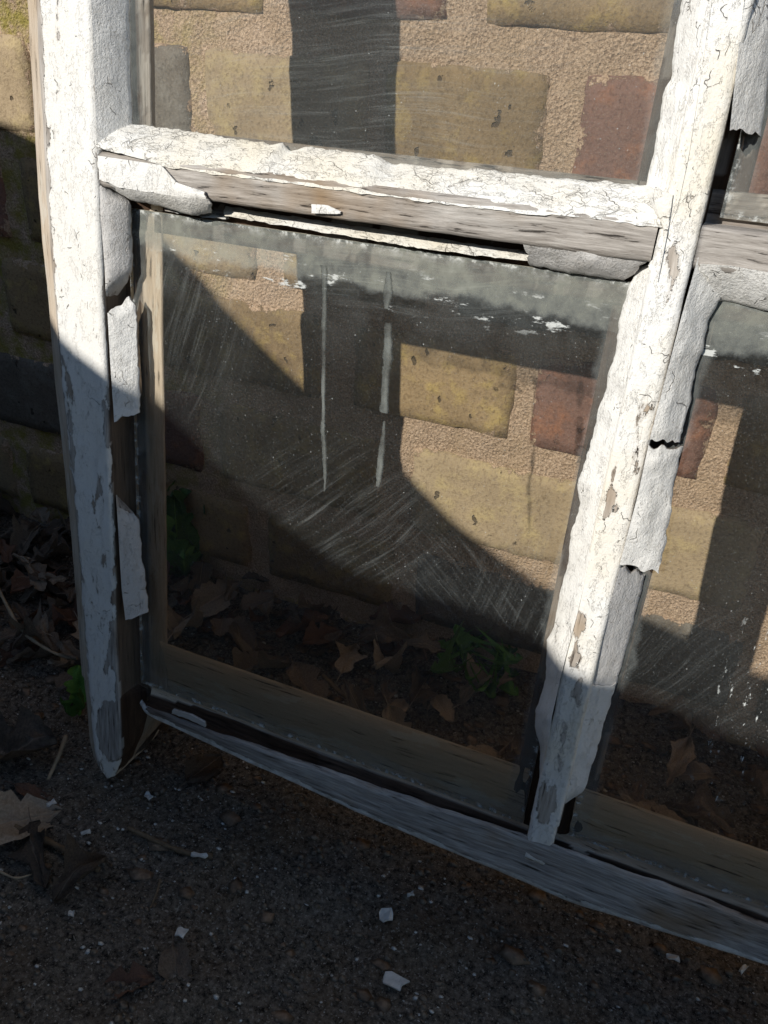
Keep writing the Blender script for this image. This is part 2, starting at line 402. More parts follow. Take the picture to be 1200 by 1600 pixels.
    m2_ = n.n('MixShader'); n.put(m2_.inputs[0], fac); n.put(m2_.inputs[1], m1.outputs[0]); n.put(m2_.inputs[2], dif.outputs[0])
    return n.fin(m2_.outputs[0])
OX, OZ = 0.09, 0.262                       # sash origin: foot of the left stile
M['glass'] = glass_mat()
def clear_glass():
    n = N('clear glass back'); tr = n.n('BsdfTransparent'); tr.inputs[0].default_value = (.98, .98, .97, 1)
    return n.fin(tr.outputs[0])
M['glass_back'] = clear_glass()
M['glass_edge'] = simple('glass edge', (.60, .55, .43), (.78, .74, .62), 40, .4)  # bright tan imitates light caught by the pane's edge

# ------------------------------------------------------------------ mesh helpers
def tag(o, label=None, cat=None, group=None, kind=None):
    if label: o['label'] = label
    if cat: o['category'] = cat
    if group: o['group'] = group
    if kind: o['kind'] = kind
    return o
def mesh(name, verts, faces, mats, parent=None, smooth=True, attrs=None, fmat=None):
    me = bpy.data.meshes.new(name); me.from_pydata([tuple(v) for v in verts], [], faces)
    for mt in (mats if isinstance(mats, (list, tuple)) else [mats]): me.materials.append(mt)
    if smooth: me.polygons.foreach_set('use_smooth', [True]*len(me.polygons))
    if fmat is not None: me.polygons.foreach_set('material_index', fmat)
    for k, a in (attrs or {}).items():
        at = me.attributes.new(k, 'FLOAT', 'POINT'); at.data.foreach_set('value', np.asarray(a, dtype=np.float32))
    me.update()
    o = bpy.data.objects.new(name, me); col.objects.link(o)
    if parent: o.parent = parent
    return o
def loc_sash(p):                            # (u, v, w) -> sash local metres
    p = np.asarray(p, float)
    return np.stack([(p[..., 0]+OX)*U, -p[..., 2]*U, (p[..., 1]+OZ)*U], -1)

sash = bpy.data.objects.new('window_sash', None); col.objects.link(sash)
base = to_world((-OX, -OZ, 0))
sash.location = (base[0]*U, base[1]*U, (base[2]+GZ)*U); sash.rotation_euler = (-LEAN, 0, 0)
tag(sash, 'old white multi-pane timber window sash with peeling paint, leaning on the brick wall', 'window')

def loft(name, axis, ts, prof, mat, parent=sash, attrf=None, disp=None, step=.006, sharp=False):
    """prof(t) -> closed list of (a, w); swept along the axis; attrf(u,v,w)->dict"""
    p0 = prof(ts[0]); n = len(p0)
    # resample on a fixed parametrisation
    segs = [max(1, int(math.ceil(max(math.dist(prof(t)[i], prof(t)[(i+1) % n]) for t in (ts[0], ts[len(ts)//2], ts[-1]))/step))) for i in range(n)]
    rows = []
    for t in ts:
        q = prof(t); row = []
        for i in range(n):
            a, b = np.array(q[i]), np.array(q[(i+1) % n])
            for k in range(segs[i]): row.append(a+(b-a)*k/segs[i])
        rows.append(row)
    rows = np.array(rows); T = np.array(ts)[:, None]*np.ones((1, rows.shape[1]))
    if axis == 'v': p = np.stack([rows[..., 0], T, rows[..., 1]], -1)
    else: p = np.stack([T, rows[..., 0], rows[..., 1]], -1)
    if disp is not None: p = disp(p)
    k, mm = rows.shape[:2]
    idx = np.arange(k*mm).reshape(k, mm)
    faces = []
    for i in range(k-1):
        a = idx[i]; b = idx[i+1]; a2 = np.roll(a, -1); b2 = np.roll(b, -1)
        faces += np.stack([a, a2, b2, b] if axis == 'u' else [a, b, b2, a2], -1).tolist()
    faces.append(idx[0].tolist()); faces.append(idx[-1][::-1].tolist())
    q = p.reshape(-1, 3)
    at = attrf(q[:, 0], q[:, 1], q[:, 2]) if attrf else None
    o = mesh(name, loc_sash(q), faces, mat, parent, True, at)
    return o
def stations(a, b, fine=(-.35, 1.45), s=.006, c=.12):
    out = [a]; t = a
    while t < b-1e-6:
        t = min(b, t+(s if fine[0] <= t < fine[1] else c)); out.append(t)
    return out

def ribbon(name, A, B, mat, thick=.008, bulge=0.0, step=.006, jag=.006, jagA=0.0, ncross=None, attrf=None, parent=sash, rough=.0022, endjag=.006, seed=0, curl=0.0, tdir=(0, 0, -1)):
    """thin shell between two traced edges (lists of (u, v, w)); B is the broken edge"""
    A = np.array(A, float); B = np.array(B, float)
    def resample(X, k):
        d = np.r_[0, np.cumsum(np.linalg.norm(np.diff(X, axis=0), axis=1))]; t = np.linspace(0, d[-1], k)
        return np.stack([np.interp(t, d, X[:, i]) for i in range(3)], -1)
    L = max(np.linalg.norm(np.diff(A, axis=0), axis=1).sum(), np.linalg.norm(np.diff(B, axis=0), axis=1).sum())
    k = max(4, int(L/step)); a = resample(A, k); b = resample(B, k)
    wd = np.linalg.norm(a-b, axis=1).max(); mC = ncross or max(4, int(wd/step)+1)
    dirv = (b-a)/np.maximum(np.linalg.norm(b-a, axis=1), 1e-6)[:, None]
    t = np.arange(k)*step
    stepn = np.round(n1(t*34+seed*7, seed+.5, 2)*3.2)/3*.75 + n1(t*110, seed+9, 3)*.9
    b = b + dirv*(stepn*jag)[:, None]; a = a - dirv*(n1(t*70, seed+4, 3)*jagA)[:, None]
    S = np.linspace(0, 1, mC)[None, :, None]
    p = a[:, None, :]*(1-S)+b[:, None, :]*S
    s = S[..., 0]
    along = (A[-1]-A[0]); along /= np.linalg.norm(along)
    w0 = np.exp(-np.arange(k)/3.)[:, None]; w1 = w0[::-1]
    ej = n1(np.linspace(0, 1, mC)*wd*70, seed+2, 3)[None, :]
    p = p + along*((w0*ej - w1*ej[:, ::-1])*endjag*1.6)[..., None]
    p[..., 2] += bulge*4*s*(1-s) + curl*s**3*(0.5+0.8*n1(t*9, seed+3, 2)[:, None])
    p[..., 2] += rough*(fbm(p*np.array([22, 22, 22])+seed, 5)*1.5 + fbm(p*np.array([90, 90, 90])+seed, 2)*.5)*(.25+.75*np.clip(s*3, 0, 1))
    q = p + np.array(tdir)*thick
    q[..., 2] = np.maximum(q[..., 2], .0012); p[..., 2] = np.maximum(p[..., 2], q[..., 2]+.0015)
    idx = np.arange(k*mC).reshape(k, mC); off = k*mC; F_ = []
    f = np.stack([idx[:-1, :-1], idx[:-1, 1:], idx[1:, 1:], idx[1:, :-1]], -1).reshape(-1, 4)
    F_ += f.tolist() + (f[:, ::-1]+off).tolist()
    ring = list(idx[0, :]) + list(idx[1:, -1]) + list(idx[-1, -2::-1]) + list(idx[-2:0:-1, 0])
    for i in range(len(ring)):
        x, y = int(ring[i]), int(ring[(i+1) % len(ring)]); F_.append([y, x, x+off, y+off])
    V = np.concatenate([p.reshape(-1, 3), q.reshape(-1, 3)])
    at = {'bare': np.full(len(V), -1.0)}
    if attrf: at.update(attrf(V[:, 0], V[:, 1], V[:, 2]))
    at['bare'][off:] = 1
    o = mesh(name, loc_sash(V), F_, mat, parent, True, at)
    try:
        o.data.set_sharp_from_angle(angle=math.radians(50))
    except Exception: pass
    return o

# ------------------------------------------------------------------ the sash bodies
TOPV = 4.75; NROW = 4
RW = 1.86                                   # rebate wall of the right stile
FRONT = .055; BACK = -.115; SHELF = -.007
PXL = [(-.30, -.085), (-.22, -.110), (-.1, -.117), (.2, -.122), (.45, -.130), (.72, -.145), (1.0, -.149), (1.3, -.147), (6, -.15)]
def left_edge(v): return np.interp(v, [a for a, b in PXL], [b for a, b in PXL])
bare_polys = [PP(p) for p in (
    [(174, 926), (177, 969), (170, 971), (173, 993), (168, 1028), (162, 1030), (164, 1052), (171, 1039), (179, 1052), (182, 1095), (159, 1097), (151, 1115), (150, 1143), (158, 1175), (166, 1190), (205, 1190), (220, 1000), (205, 900), (188, 905)],
    [(154, 738), (159, 765), (153, 776), (146, 802), (149, 770)],
    [(159, 628), (168, 640), (180, 640), (180, 690), (172, 705), (162, 680)],
    [(164, 520), (180, 520), (190, 700), (190, 800), (180, 800), (176, 700), (171, 640)],
    [(157, 866), (163, 868), (163, 888), (158, 884)],
    [(179, 872), (188, 876), (188, 905), (181, 890)],
    [(100, 556), (105, 560), (114, 700), (117, 770), (108, 700)],
    [(96, 700), (104, 700), (118, 800), (124, 880), (116, 860)],
    [(86, 0), (89, 0), (93, 60), (90, 60)])]
def stile_attr(u, v, w):
    paint_left = np.interp(v, [-.3, -.16, .1, .26, .5, .72, 1.0, 1.3, 6], [-.09, -.113, -.108, -.110, -.122, -.128, -.126, -.121, -.12])
    paint_left = paint_left + .004*n1(v*14, 3, 3)
    b = paint_left-u
    b = np.maximum(b, (.049-w)*1.5)
    for p in bare_polys: b = np.maximum(b, poly_in(u, v, p))
    b = np.maximum(b, np.interp(v, [-.1, .45, .75, 1.5], [-.0065, -.0085, -.013, -.014]) + .004*n1(v*9+u*30, 15, 3))
    return {'bare': b, 'tan': np.where((w < .045) & (u > -.05), np.where(v > 1.06, .1, .62)*1.0, np.where(u < -.1, .55, 0.2))*np.clip(1.1-(w > .05)*.9, 0, 1),
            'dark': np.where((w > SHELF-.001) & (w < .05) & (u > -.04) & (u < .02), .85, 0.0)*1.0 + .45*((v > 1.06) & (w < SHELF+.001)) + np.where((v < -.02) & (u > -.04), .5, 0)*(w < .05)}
def stile_prof(v):
    le = float(left_edge(v)) + .0015*float(n1(v*25, 1, 3))
    if v < -.02:                            # solid horn, rotted to a blunt point
        r = float(np.interp(v, [-.262, -.25, -.20, -.15, -.1, -.02], [-.058, -.045, -.028, -.008, .004, .006]))
        le = float(np.interp(v, [-.262, -.24, -.2], [-.085, -.105, le]))
        rf = min(r, -.018)
        b = float(np.interp(v, [-.262, -.24], [-.09, BACK]))
        return [(le-.018, .03), (le+.020, FRONT-.001), (rf-.008, FRONT), (rf, FRONT-.006), (rf+.001, .02), (r, SHELF), (r, -.02), (r, -.06), (r-.004, b), (le-.015, b)]
    rb = -.020
    return [(le-.024, .03), (le+.020, FRONT-.001), (rb-.006, FRONT), (rb, FRONT-.005), (rb, .02), (rb, SHELF), ((.064 if v < 1.06 else .044), SHELF), ((.059 if v < 1.06 else .040), -.012), (-.03, BACK), (le-.02, BACK)]
def body_disp(sd, amp=.0022):
    def f(p):
        q = p.copy()
        n = fbm(p*np.array([12, 5, 12])+sd, 4); n2 = fbm(p*np.array([60, 10, 60])+sd, 3)
        q[..., 2] += amp*n + .0010*n2; q[..., 0] += amp*.7*fbm(p*np.array([9, 7, 9])+sd+5, 3)
        return q
    return f
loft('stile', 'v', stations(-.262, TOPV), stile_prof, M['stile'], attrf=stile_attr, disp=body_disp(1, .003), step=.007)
# right stile (outside the frame)
def rstile_prof(v):
    o = RW+.15
    return [(RW, SHELF), (RW, FRONT), (o, FRONT), (o, BACK), (RW-.05, BACK), (RW-.085, SHELF)]
loft('stile', 'v', stations(-.262, TOPV, (9, 9)), rstile_prof, M['stile'], attrf=lambda u, v, w: {'bare': (.05-w)*2, 'tan': (w < .04)*1.0, 'dark': u*0}, step=.03)

# vertical glazing bar
mb_polys = [PP(p) for p in (
    [(958, 722), (963, 740), (956, 765), (962, 792), (945, 812), (941, 806), (950, 775)],
    [(903, 955), (915, 957), (908, 1005), (898, 1042), (889, 1040), (896, 985)],
    [(848, 1222), (853, 1222), (866, 1250), (861, 1284), (846, 1292), (842, 1250)],
    [(1014, 632), (1020, 628), (1018, 640), (1011, 640)],
    [(907, 1045), (909, 1062), (903, 1085), (907, 1106), (903, 1108), (899, 1086), (904, 1062)],
    [(880, 1130), (882, 1150), (878, 1185), (880, 1205), (876, 1206), (875, 1180), (878, 1150)],
    [(1004, 640), (1005, 670), (996, 720), (999, 740), (994, 742), (992, 718), (1001, 670)],
    [(1062, 350), (1052, 400), (1054, 430), (1044, 470), (1050, 430), (1048, 398)],
    [(862, 1215), (868, 1235), (866, 1262), (862, 1262), (863, 1238)])]
def muntin_attr(u, v, w):
    b = (.046-w)*1.5
    for p in mb_polys: b = np.maximum(b, poly_in(u, v, p))
    b = np.maximum(b, np.interp(v, [0, .3, .6, 1.5], [-.0075, -.009, -.0125, -.014]) + .004*n1(v*9+u*30, 16, 3))
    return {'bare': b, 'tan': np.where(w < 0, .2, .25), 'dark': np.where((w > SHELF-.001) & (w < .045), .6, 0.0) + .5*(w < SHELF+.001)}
def mv_prof(v):
    e = .0015*float(n1(v*20, 8, 3)); l, r = .893+e, .944+.0015*float(n1(v*20, 9, 3))
    if v < .06: l += .0; r -= .003
    return [(.846, SHELF), (l+.002, SHELF), (l, .02), (l, FRONT-.004), (l+.005, FRONT+.001), (r-.005, FRONT+.001), (r, FRONT-.004), (r, .02), (r-.002, SHELF), (.990, SHELF), (.985, -.04), (.94, BACK), (.90, BACK), (.852, -.04)]
loft('glazing_bar', 'v', stations(-.03, TOPV-.2), mv_prof, M['muntin_v'], attrf=muntin_attr, disp=body_disp(21, .003), step=.007)

# horizontal glazing bars
def hb(k, u0, u1, fine, seed):
    vo = 1.11*(k-1)
    def prof(u):
        e = .0018*float(n1(u*18, seed, 3)); b = 1.034+e+vo
        return [(.965+vo, SHELF), (b+.004, SHELF), (b, .02), (b, FRONT-.006), (b+.006, FRONT-.001), (1.082+vo, FRONT+.001), (1.088+vo, FRONT-.006), (1.09+vo, SHELF), (1.132+vo, SHELF), (1.12+vo, -.04), (1.07+vo, BACK), (1.04+vo, BACK), (.985+vo, -.04)]
    def at(u, v, w):
        return {'tan': np.where(w < 0, .15, .1), 'dark': np.where((w > SHELF-.001) & (w < .047) & (v < 1.06+vo), .85, 0.0) + .45*(w < SHELF+.001), 'paint': np.where(w > .045, -.045, -.06)+0*u, 'bare': np.where(w > .045, -1., 1.)}  # rebate underside coloured near-black: its shade is put into the wood
    ts = stations(u0, u1, (-9, 9) if fine else (9, 9), .006, .1)
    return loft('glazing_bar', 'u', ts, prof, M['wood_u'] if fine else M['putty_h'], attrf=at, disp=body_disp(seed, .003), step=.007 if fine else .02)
for k in range(1, NROW):
    hb(k, -.018, .892, k == 1, 31+k)
    hb(k, .945, RW, k == 1, 41+k)
# top rail
loft('top_rail', 'u', stations(-.018, RW, (9, 9)), lambda u: [(TOPV, FRONT), (TOPV, BACK), (TOPV-.25, BACK), (TOPV-.27, SHELF), (TOPV-.2, SHELF), (TOPV-.2, FRONT)], M['putty_h'],
     attrf=lambda u, v, w: {'bare': (.05-w)*2, 'tan': u*0+.5, 'dark': u*0}, step=.05)
# bottom rail: its front lip rotted and open, the shelf the glass stands on dark
def br_prof(u):
    vb = float(np.interp(u, [.03, .07, .3, .6, 1.0, 1.33, 1.86], [-.030, -.042, -.062, -.083, -.094, -.066, -.09])) + .0025*float(n1(u*16, 6, 4))
    vt = float(np.interp(u, [.03, .2, .6, .98, 1.3, 1.86], [-.018, -.014, .000, .026, .022, .0])) + .003*float(n1(u*30, 7, 4))
    rot = max(0, float(n1(u*9, 12, 3)))*.02
    fl = float(np.interp(u, [.0, .05], [.02, FRONT]))
    return [(vb, fl-.010), (vb+.006, fl), (vt-.006, fl+.001), (vt, fl-.006), (vt-.018-rot, .035), (-.030-rot, .024), (-.034, .012), (-.012, .004), (-.010, SHELF), (.118, SHELF), (.112, -.013), (.06, -.075), (-.02, BACK), (-.10, BACK), (-.10, -.02), (min(vb, -.06), .0)]
def br_attr(u, v, w):
    vb = np.interp(u, [.03, .07, .3, .6, 1.0, 1.33, 1.86], [-.030, -.042, -.062, -.083, -.094, -.066, -.09])
    lip = np.where(w > .03, .050-(v-vb)*2.4, -.1)
    lip = np.minimum(lip, .035)
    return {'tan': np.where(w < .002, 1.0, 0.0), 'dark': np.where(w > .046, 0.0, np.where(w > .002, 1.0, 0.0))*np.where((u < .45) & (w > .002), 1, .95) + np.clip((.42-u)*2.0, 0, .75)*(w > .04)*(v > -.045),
            'paint': np.where(w > .03, lip-.012, -1)}
def br_disp(p):
    q = p.copy(); n = fbm(p*np.array([5, 40, 40])+3, 4); m_ = fbm(p*np.array([14, 60, 60])+8, 3)
    front = (p[..., 2] > .002)
    q[..., 2] += (.006*n+.003*m_)*front*np.where(p[..., 2] < .05, 1.3, .5)
    q[..., 1] += (.008*m_)*front*(p[..., 2] < .05)
    return q
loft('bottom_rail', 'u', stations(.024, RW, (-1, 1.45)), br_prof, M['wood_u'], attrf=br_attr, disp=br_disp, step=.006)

# ------------------------------------------------------------------ glass
def pane(u0, u1, v0, v1, parent=sash, detail=True):
    nx = 60 if detail else 4; nz = 60 if detail else 4
    # non-uniform lines, tight near the edges
    def lin(a, b, n): s = np.linspace(0, 1, n+1); s = .5-.5*np.cos(np.pi*s); return a+(b-a)*s
    us = lin(u0, u1, nx); vs = lin(v0, v1, nz)
    uu, vv = np.meshgrid(us, vs, indexing='ij')
    fr = np.stack([uu, vv, uu*0+.006*1.0], -1); bk = np.stack([uu, vv, uu*0-.0045], -1)
    fr[..., 2] = .004
    idx = np.arange(uu.size).reshape(uu.shape); f = np.stack([idx[:-1, :-1], idx[1:, :-1], idx[1:, 1:], idx[:-1, 1:]], -1).reshape(-1, 4)
    F_ = f.tolist(); m_ = [0]*len(F_)
    c = [0, nx*(nz+1), nx*(nz+1)+nz, nz]; off = uu.size
    F_.append([off, off+3, off+2, off+1]); m_.append(1)
    V = np.concatenate([fr.reshape(-1, 3), bk[[0, -1, -1, 0], [0, 0, -1, -1]]])
    rings = [list(idx[:, 0]), list(idx[-1, :]), list(idx[::-1, -1]), list(idx[0, ::-1])]
    for i, r in enumerate(rings):
        F_.append([off+i, off+(i+1) % 4] + [int(x) for x in r[::-1]]); m_.append(2)
    e = np.minimum(np.minimum(V[:, 0]-u0, u1-V[:, 0]), V[:, 1]-v0); et = v1-V[:, 1]
    o = mesh('glass_pane', loc_sash(V), F_, [M['glass'], M['glass_back'], M['glass_edge']], parent, False, {'edge': np.minimum(e, et), 'edge_top': et if v1 < 1.05 else et+.05}, m_)
    return o
glass = {}
for k in range(NROW):
    v0 = 0.0 if k == 0 else 1.098+1.11*(k-1); v1 = 1.0+1.11*k if k < NROW-1 else TOPV-.21
    if k == 0: v1 = 1.0
    glass[k, 0] = pane(0.0, .876, v0+.0, v1, detail=k < 2)
    glass[k, 1] = pane(.962, RW-.02, v0+(.012 if k == 0 else 0), v1, detail=k < 2)

# runs of old paint dried on the lower left pane
def run(pts, name='paint_run'):
    V = []; F_ = []
    for i, (x, y, wd) in enumerate(pts):
        u, v, _ = P(x, y, .005); hw = wd/2
        j = .0004*nr.randn()
        V += [(u-hw+j, v, .0042), (u-hw*.5+j, v, .0058), (u+hw*.5+j, v, .0058), (u+hw+j, v, .0042)]
    for i in range(len(pts)-1):
        a = i*4
        for q in range(3): F_.append([a+q, a+q+1, a+5+q, a+4+q])
        F_.append([a+3, a, a+4, a+7])
    F_.append([0, 1, 2, 3]); b = len(V)-4; F_.append([b+3, b+2, b+1, b])
    return mesh(name, loc_sash(np.array(V)), F_, M['drip'], glass[0, 0])
def dense(pts):
    out = []
    for (a, b) in zip(pts[:-1], pts[1:]):
        for k in range(8):
            t = k/8; out.append((a[0]+(b[0]-a[0])*t, a[1]+(b[1]-a[1])*t, (a[2]+(b[2]-a[2])*t)*(1+.06*nr.randn())))
    out.append(pts[-1]); return out
run(dense([(506, 415, .012), (507, 470, .009), (505, 560, .0085), (505, 655, .007), (504, 668, .010), (506, 700, .0095), (508, 740, .0075), (507, 768, .003)]))
run(dense([(607, 425, .008), (606, 460, .018), (603, 482, .008)]))
run(dense([(606, 505, .014), (606, 560, .018), (602, 590, .014), (600, 645, .016)]))
run(dense([(600, 658, .004), (598, 690, .010), (593, 735, .014), (590, 760, .008)]))

# ------------------------------------------------------------------ putty and paint flakes
G = .006
def L(pts, w): return [P(x, y, w) for x, y in pts]
def up(pts): return [(a, b, c) for a, b, c in pts]
WD = .052
# upper left pane, left side, up to the top of the bar
ribbon('putty', [(-.020, 1.085, WD+.003), (-.020, 1.45, WD+.003)], [(.013, 1.115, G), (.011, 1.2, G), (.012, 1.45, G)], M['putty_v'], .012, .004, jag=.003, seed=1, rough=.003)
for k in range(1, NROW):
    a, b = (1.45, 2.12) if k == 1 else (1.11*(k-1)+1.10, 1.11*k+1.02)
    ribbon('putty', [(-.020, a, WD), (-.020, b, WD)], [(.012, a, G), (.012, b, G)], M['putty_v'], .012, .004, jag=.003, seed=k, step=.02)
# bottom of the upper left pane: long cracked bevel along the bar
ribbon('putty', L([(146, 228), (200, 243), (265, 262), (330, 272), (430, 284), (600, 307), (720, 322), (830, 334), (935, 342), (1034, 357)], .0585),
       L([(204, 194), (290, 204), (350, 215), (420, 226), (440, 222), (452, 237), (478, 229), (592, 244), (612, 258), (650, 257), (720, 268), (745, 263), (830, 275), (1022, 292)], G), M['putty_h'], .014, .006, jag=.006, jagA=.004, seed=3, rough=.0035, step=.005)
# left side of the upright bar, upper pane
ribbon('putty', L([(1113, -5), (1101, 80), (1089, 160), (1077, 240), (1060, 320), (1048, 352)], .0562),
       L([(1068, -5), (1058, 40), (1052, 75), (1050, 120), (1036, 140), (1030, 190), (1022, 235), (1008, 290)], G), M['muntin_v'], .012, .005, jag=.004, seed=4, rough=.003)
ribbon('putty', [(.893, 1.34, .056), (.893, 2.12, .056)], [(.86, 1.34, G), (.86, 2.12, G)], M['putty_v'], .012, .004, jag=.004, seed=5, step=.02)
# web of paint over the junction of the bars
ribbon('paint_flake', L([(1052, 300), (1045, 352), (1036, 400), (1028, 440)], .0590), L([(1006, 292), (1022, 330), (1034, 352), (1037, 385), (1012, 418)], .050), M['muntin_v'], .010, .003, jag=.003, seed=6)
# right side of the upright bar, upper pane: ends in a straight break
ribbon('putty', L([(1165, -20), (1152, 90), (1140, 205)], .0560), [P(1218, -20, G), P(1204, 100, G), P(1189, 212, G)], M['putty_v'], .014, .004, jag=.003, seed=7, rough=.004)
ribbon('putty', [(.944, 1.36, .056), (.944, 2.12, .056)], [(.985, 1.36, G), (.985, 2.12, G)], M['putty_v'], .012, .004, jag=.004, seed=8, step=.02)
# upright bar, left side, lower pane
ribbon('putty', L([(1044, 415), (1018, 510), (989, 603), (962, 736), (934, 820), (902, 960), (883, 1030), (862, 1120), (852, 1200), (836, 1285)], .0560),
       L([(1000, 418), (983, 445), (968, 505), (962, 550), (950, 585), (948, 610), (932, 640), (932, 660), (920, 700), (902, 760), (905, 790), (893, 830), (888, 880), (875, 925), (866, 980), (855, 1000), (853, 1060), (838, 1108), (835, 1135), (844, 1165), (843, 1215), (828, 1280)], .010),
       M['putty_v'], .012, .004, jag=.005, seed=9, rough=.0035, step=.005)
# upright bar, right side, lower pane: four separate lengths
ribbon('putty', L([(1090, 404), (1066, 490), (1040, 590), (1014, 690)], .0560), L([(1128, 462), (1106, 500), (1098, 545), (1086, 580), (1076, 640), (1064, 688)], .012), M['putty_v'], .006, .004, jag=.004, seed=10, rough=.006)
ribbon('putty', L([(1013, 697), (995, 780), (968, 882)], .0590), L([(1066, 697), (1052, 760), (1044, 820), (1030, 893)], .020), M['putty_v'], .005, .005, jag=.005, seed=11, rough=.006, curl=.006)
ribbon('putty', L([(968, 888), (948, 960), (925, 1032), (915, 1070)], .0545), L([(1008, 900), (992, 960), (975, 1030), (960, 1075)], .006), M['putty_grey'], .010, .002, jag=.004, seed=12, rough=.003)
ribbon('putty', L([(918, 1072), (898, 1140), (885, 1200), (870, 1262)], .0560), L([(962, 1070), (945, 1128), (930, 1180), (913, 1235), (876, 1262)], .012), M['putty_v'], .010, .003, jag=.005, seed=13, rough=.003)
# lower left pane, stile side: flakes with voids between
ribbon('paint_flake', L([(153, 290), (158, 350), (162, 400), (166, 462)], .052), L([(188, 300), (206, 318), (205, 360), (208, 420), (199, 440), (184, 458)], .018), M['putty_grey'], .0035, .010, jag=.003, seed=14, rough=.004, curl=.012)
ribbon('paint_flake', L([(168, 492), (172, 560), (178, 657)], .053), L([(203, 466), (214, 478), (215, 520), (218, 580), (218, 642)], .022), M['putty_v'], .0035, .003, jag=.004, seed=15, rough=.003, curl=.006)
ribbon('paint_flake', L([(181, 772), (186, 850), (190, 920), (196, 968)], .052), L([(188, 782), (215, 812), (221, 870), (226, 900), (231, 958)], .020), M['putty_grey'], .0030, .002, jag=.004, seed=16, rough=.002)
# top of the lower left pane: a big flake still hanging from the bar, lipped over the putty
ribbon('paint_flake', L([(152, 243), (200, 250), (252, 258), (275, 285), (320, 300)], .0605), L([(155, 280), (200, 296), (250, 304), (300, 310), (324, 312)], .0615), M['putty_v'], .004, .002, jag=.003, seed=17, rough=.003)
ribbon('paint_flake', L([(156, 279), (200, 295), (250, 303), (300, 309), (326, 311)], .0610), L([(176, 296), (204, 313), (250, 322), (300, 337), (333, 333)], .030), M['putty_v'], .0035, .003, jag=.004, seed=18, rough=.003)
# thin ledge of old bedding putty above the top edge of the glass
ribbon('putty', [P(352, 322, .004), P(500, 345, .004), P(660, 370, .004), P(820, 392, .004)], [P(352, 338, .020), P(500, 362, .020), P(660, 388, .020), P(830, 409, .020)], M['putty_h'], .010, .001, jag=.004, seed=19, rough=.003, jagA=.004)
ribbon('putty', [P(258, 318, .004), P(352, 330, .004)], [P(258, 330, .014), P(352, 344, .014)], M['wood_u'], .010, .001, jag=.004, seed=29, rough=.003)
# right end: weathered chunk
ribbon('putty', L([(818, 381), (900, 392), (1018, 403)], .0500), L([(826, 414), (900, 428), (945, 434), (975, 438), (990, 428)], .016), M['putty_grey'], .012, .004, jag=.005, seed=20, rough=.006)
# right lower pane, top side
ribbon('putty', L([(1092, 412), (1140, 415), (1215, 428)], .0560), L([(1118, 470), (1150, 474), (1220, 492)], .008), M['putty_v'], .012, .005, jag=.003, seed=21, rough=.004)
ribbon('putty', [(1.05, 1.042, .057), (RW, 1.042, .057)], [(1.05, .99, G), (RW, .99, G)], M['putty_v'], .012, .005, jag=.004, seed=22, step=.02)
# small curl of paint left on the bare bar
ribbon('paint_flake', L([(486, 319), (510, 320), (530, 330)], .0580), L([(490, 334), (515, 335), (532, 334)], .0600), M['putty_v'], .004, .001, jag=.001, seed=23, rough=.002)
ribbon('paint_flake', L([(268, 1108), (300, 1118), (322, 1130)], .050), L([(266, 1114), (300, 1127), (322, 1138)], .048), M['putty_grey'], .005, .001, jag=.002, seed=24, rough=.002)
# outer panes nobody sees closely still get their putty
for k in range(2, NROW):
    vo = 1.11*(k-1)
    for u0, u1 in ((0, .876), (.962, RW)):
        ribbon('putty', [(u0, 1.088+vo, .055), (u1, 1.088+vo, .055)], [(u0, 1.135+vo, G), (u1, 1.135+vo, G)], M['putty_h'], .012, .003, step=.02, seed=50+k)
        ribbon('putty', [(u0, 1.036+vo, .055), (u1, 1.036+vo, .055)], [(u0, .99+vo, G), (u1, .99+vo, G)], M['putty_h'], .012, .003, step=.02, seed=60+k)
    ribbon('putty', [(.893, vo+1.1, .056), (.893, vo+2.1, .056)], [(.86, vo+1.1, G), (.86, vo+2.1, G)], M['putty_v'], .012, .004, jag=.004, seed=70, step=.02)
    ribbon('putty', [(.944, vo+1.1, .056), (.944, vo+2.1, .056)], [(.985, vo+1.1, G), (.985, vo+2.1, G)], M['putty_v'], .012, .004, jag=.004, seed=71, step=.02)
ribbon('putty', [(1.3, 1.088, .055), (RW, 1.088, .055)], [(1.3, 1.135, G), (RW, 1.135, G)], M['putty_h'], .012, .003, step=.02, seed=80)

# ------------------------------------------------------------------ brick wall
wall = bpy.data.objects.new('brick_wall', None); col.objects.link(wall); wall.location = (0, WALL_Y*U, 0)
tag(wall, 'old stock brick garden wall with sandy mortar behind the leaning window', 'wall')
WX0, WX1 = -2.6, 3.4
rows = [(-.17, .06), (.12, .37), (.435, .665), (.715, .945), (1.0, 1.232), (1.297, 1.53)]
z = 1.59
while z < 5.9: rows.append((z, z+.235)); z += .298
rows.insert(0, (-.47, -.235))
def wl(x, zz, yy=0.0): return (x*U, yy*U, (zz+GZ)*U)
# mortar body
gx = np.r_[np.arange(WX0, -1.3, .08), np.arange(-1.3, 1.7, .014), np.arange(1.7, WX1+.01, .08)]
gz = np.r_[-.35, np.arange(-.27, 1.42, .014), np.arange(1.45, 6.0, .1)]
xx, zz = np.meshgrid(gx, gz, indexing='ij')
yy = .012*fbm(np.stack([xx*9, zz*9, xx*0], -1), 4)+.007*fbm(np.stack([xx*40, zz*40, xx*0+4], -1), 3)
yy = yy - .004
V = np.stack([xx*U, yy*U, (zz+GZ)*U], -1).reshape(-1, 3); nn = len(V)
idx = np.arange(nn).reshape(xx.shape); f = np.stack([idx[:-1, :-1], idx[1:, :-1], idx[1:, 1:], idx[:-1, 1:]], -1).reshape(-1, 4).tolist()
bk = np.array([wl(WX0, -.35, .9), wl(WX1, -.35, .9), wl(WX1, gz[-1], .9), wl(WX0, gz[-1], .9)]); V = np.concatenate([V, bk])
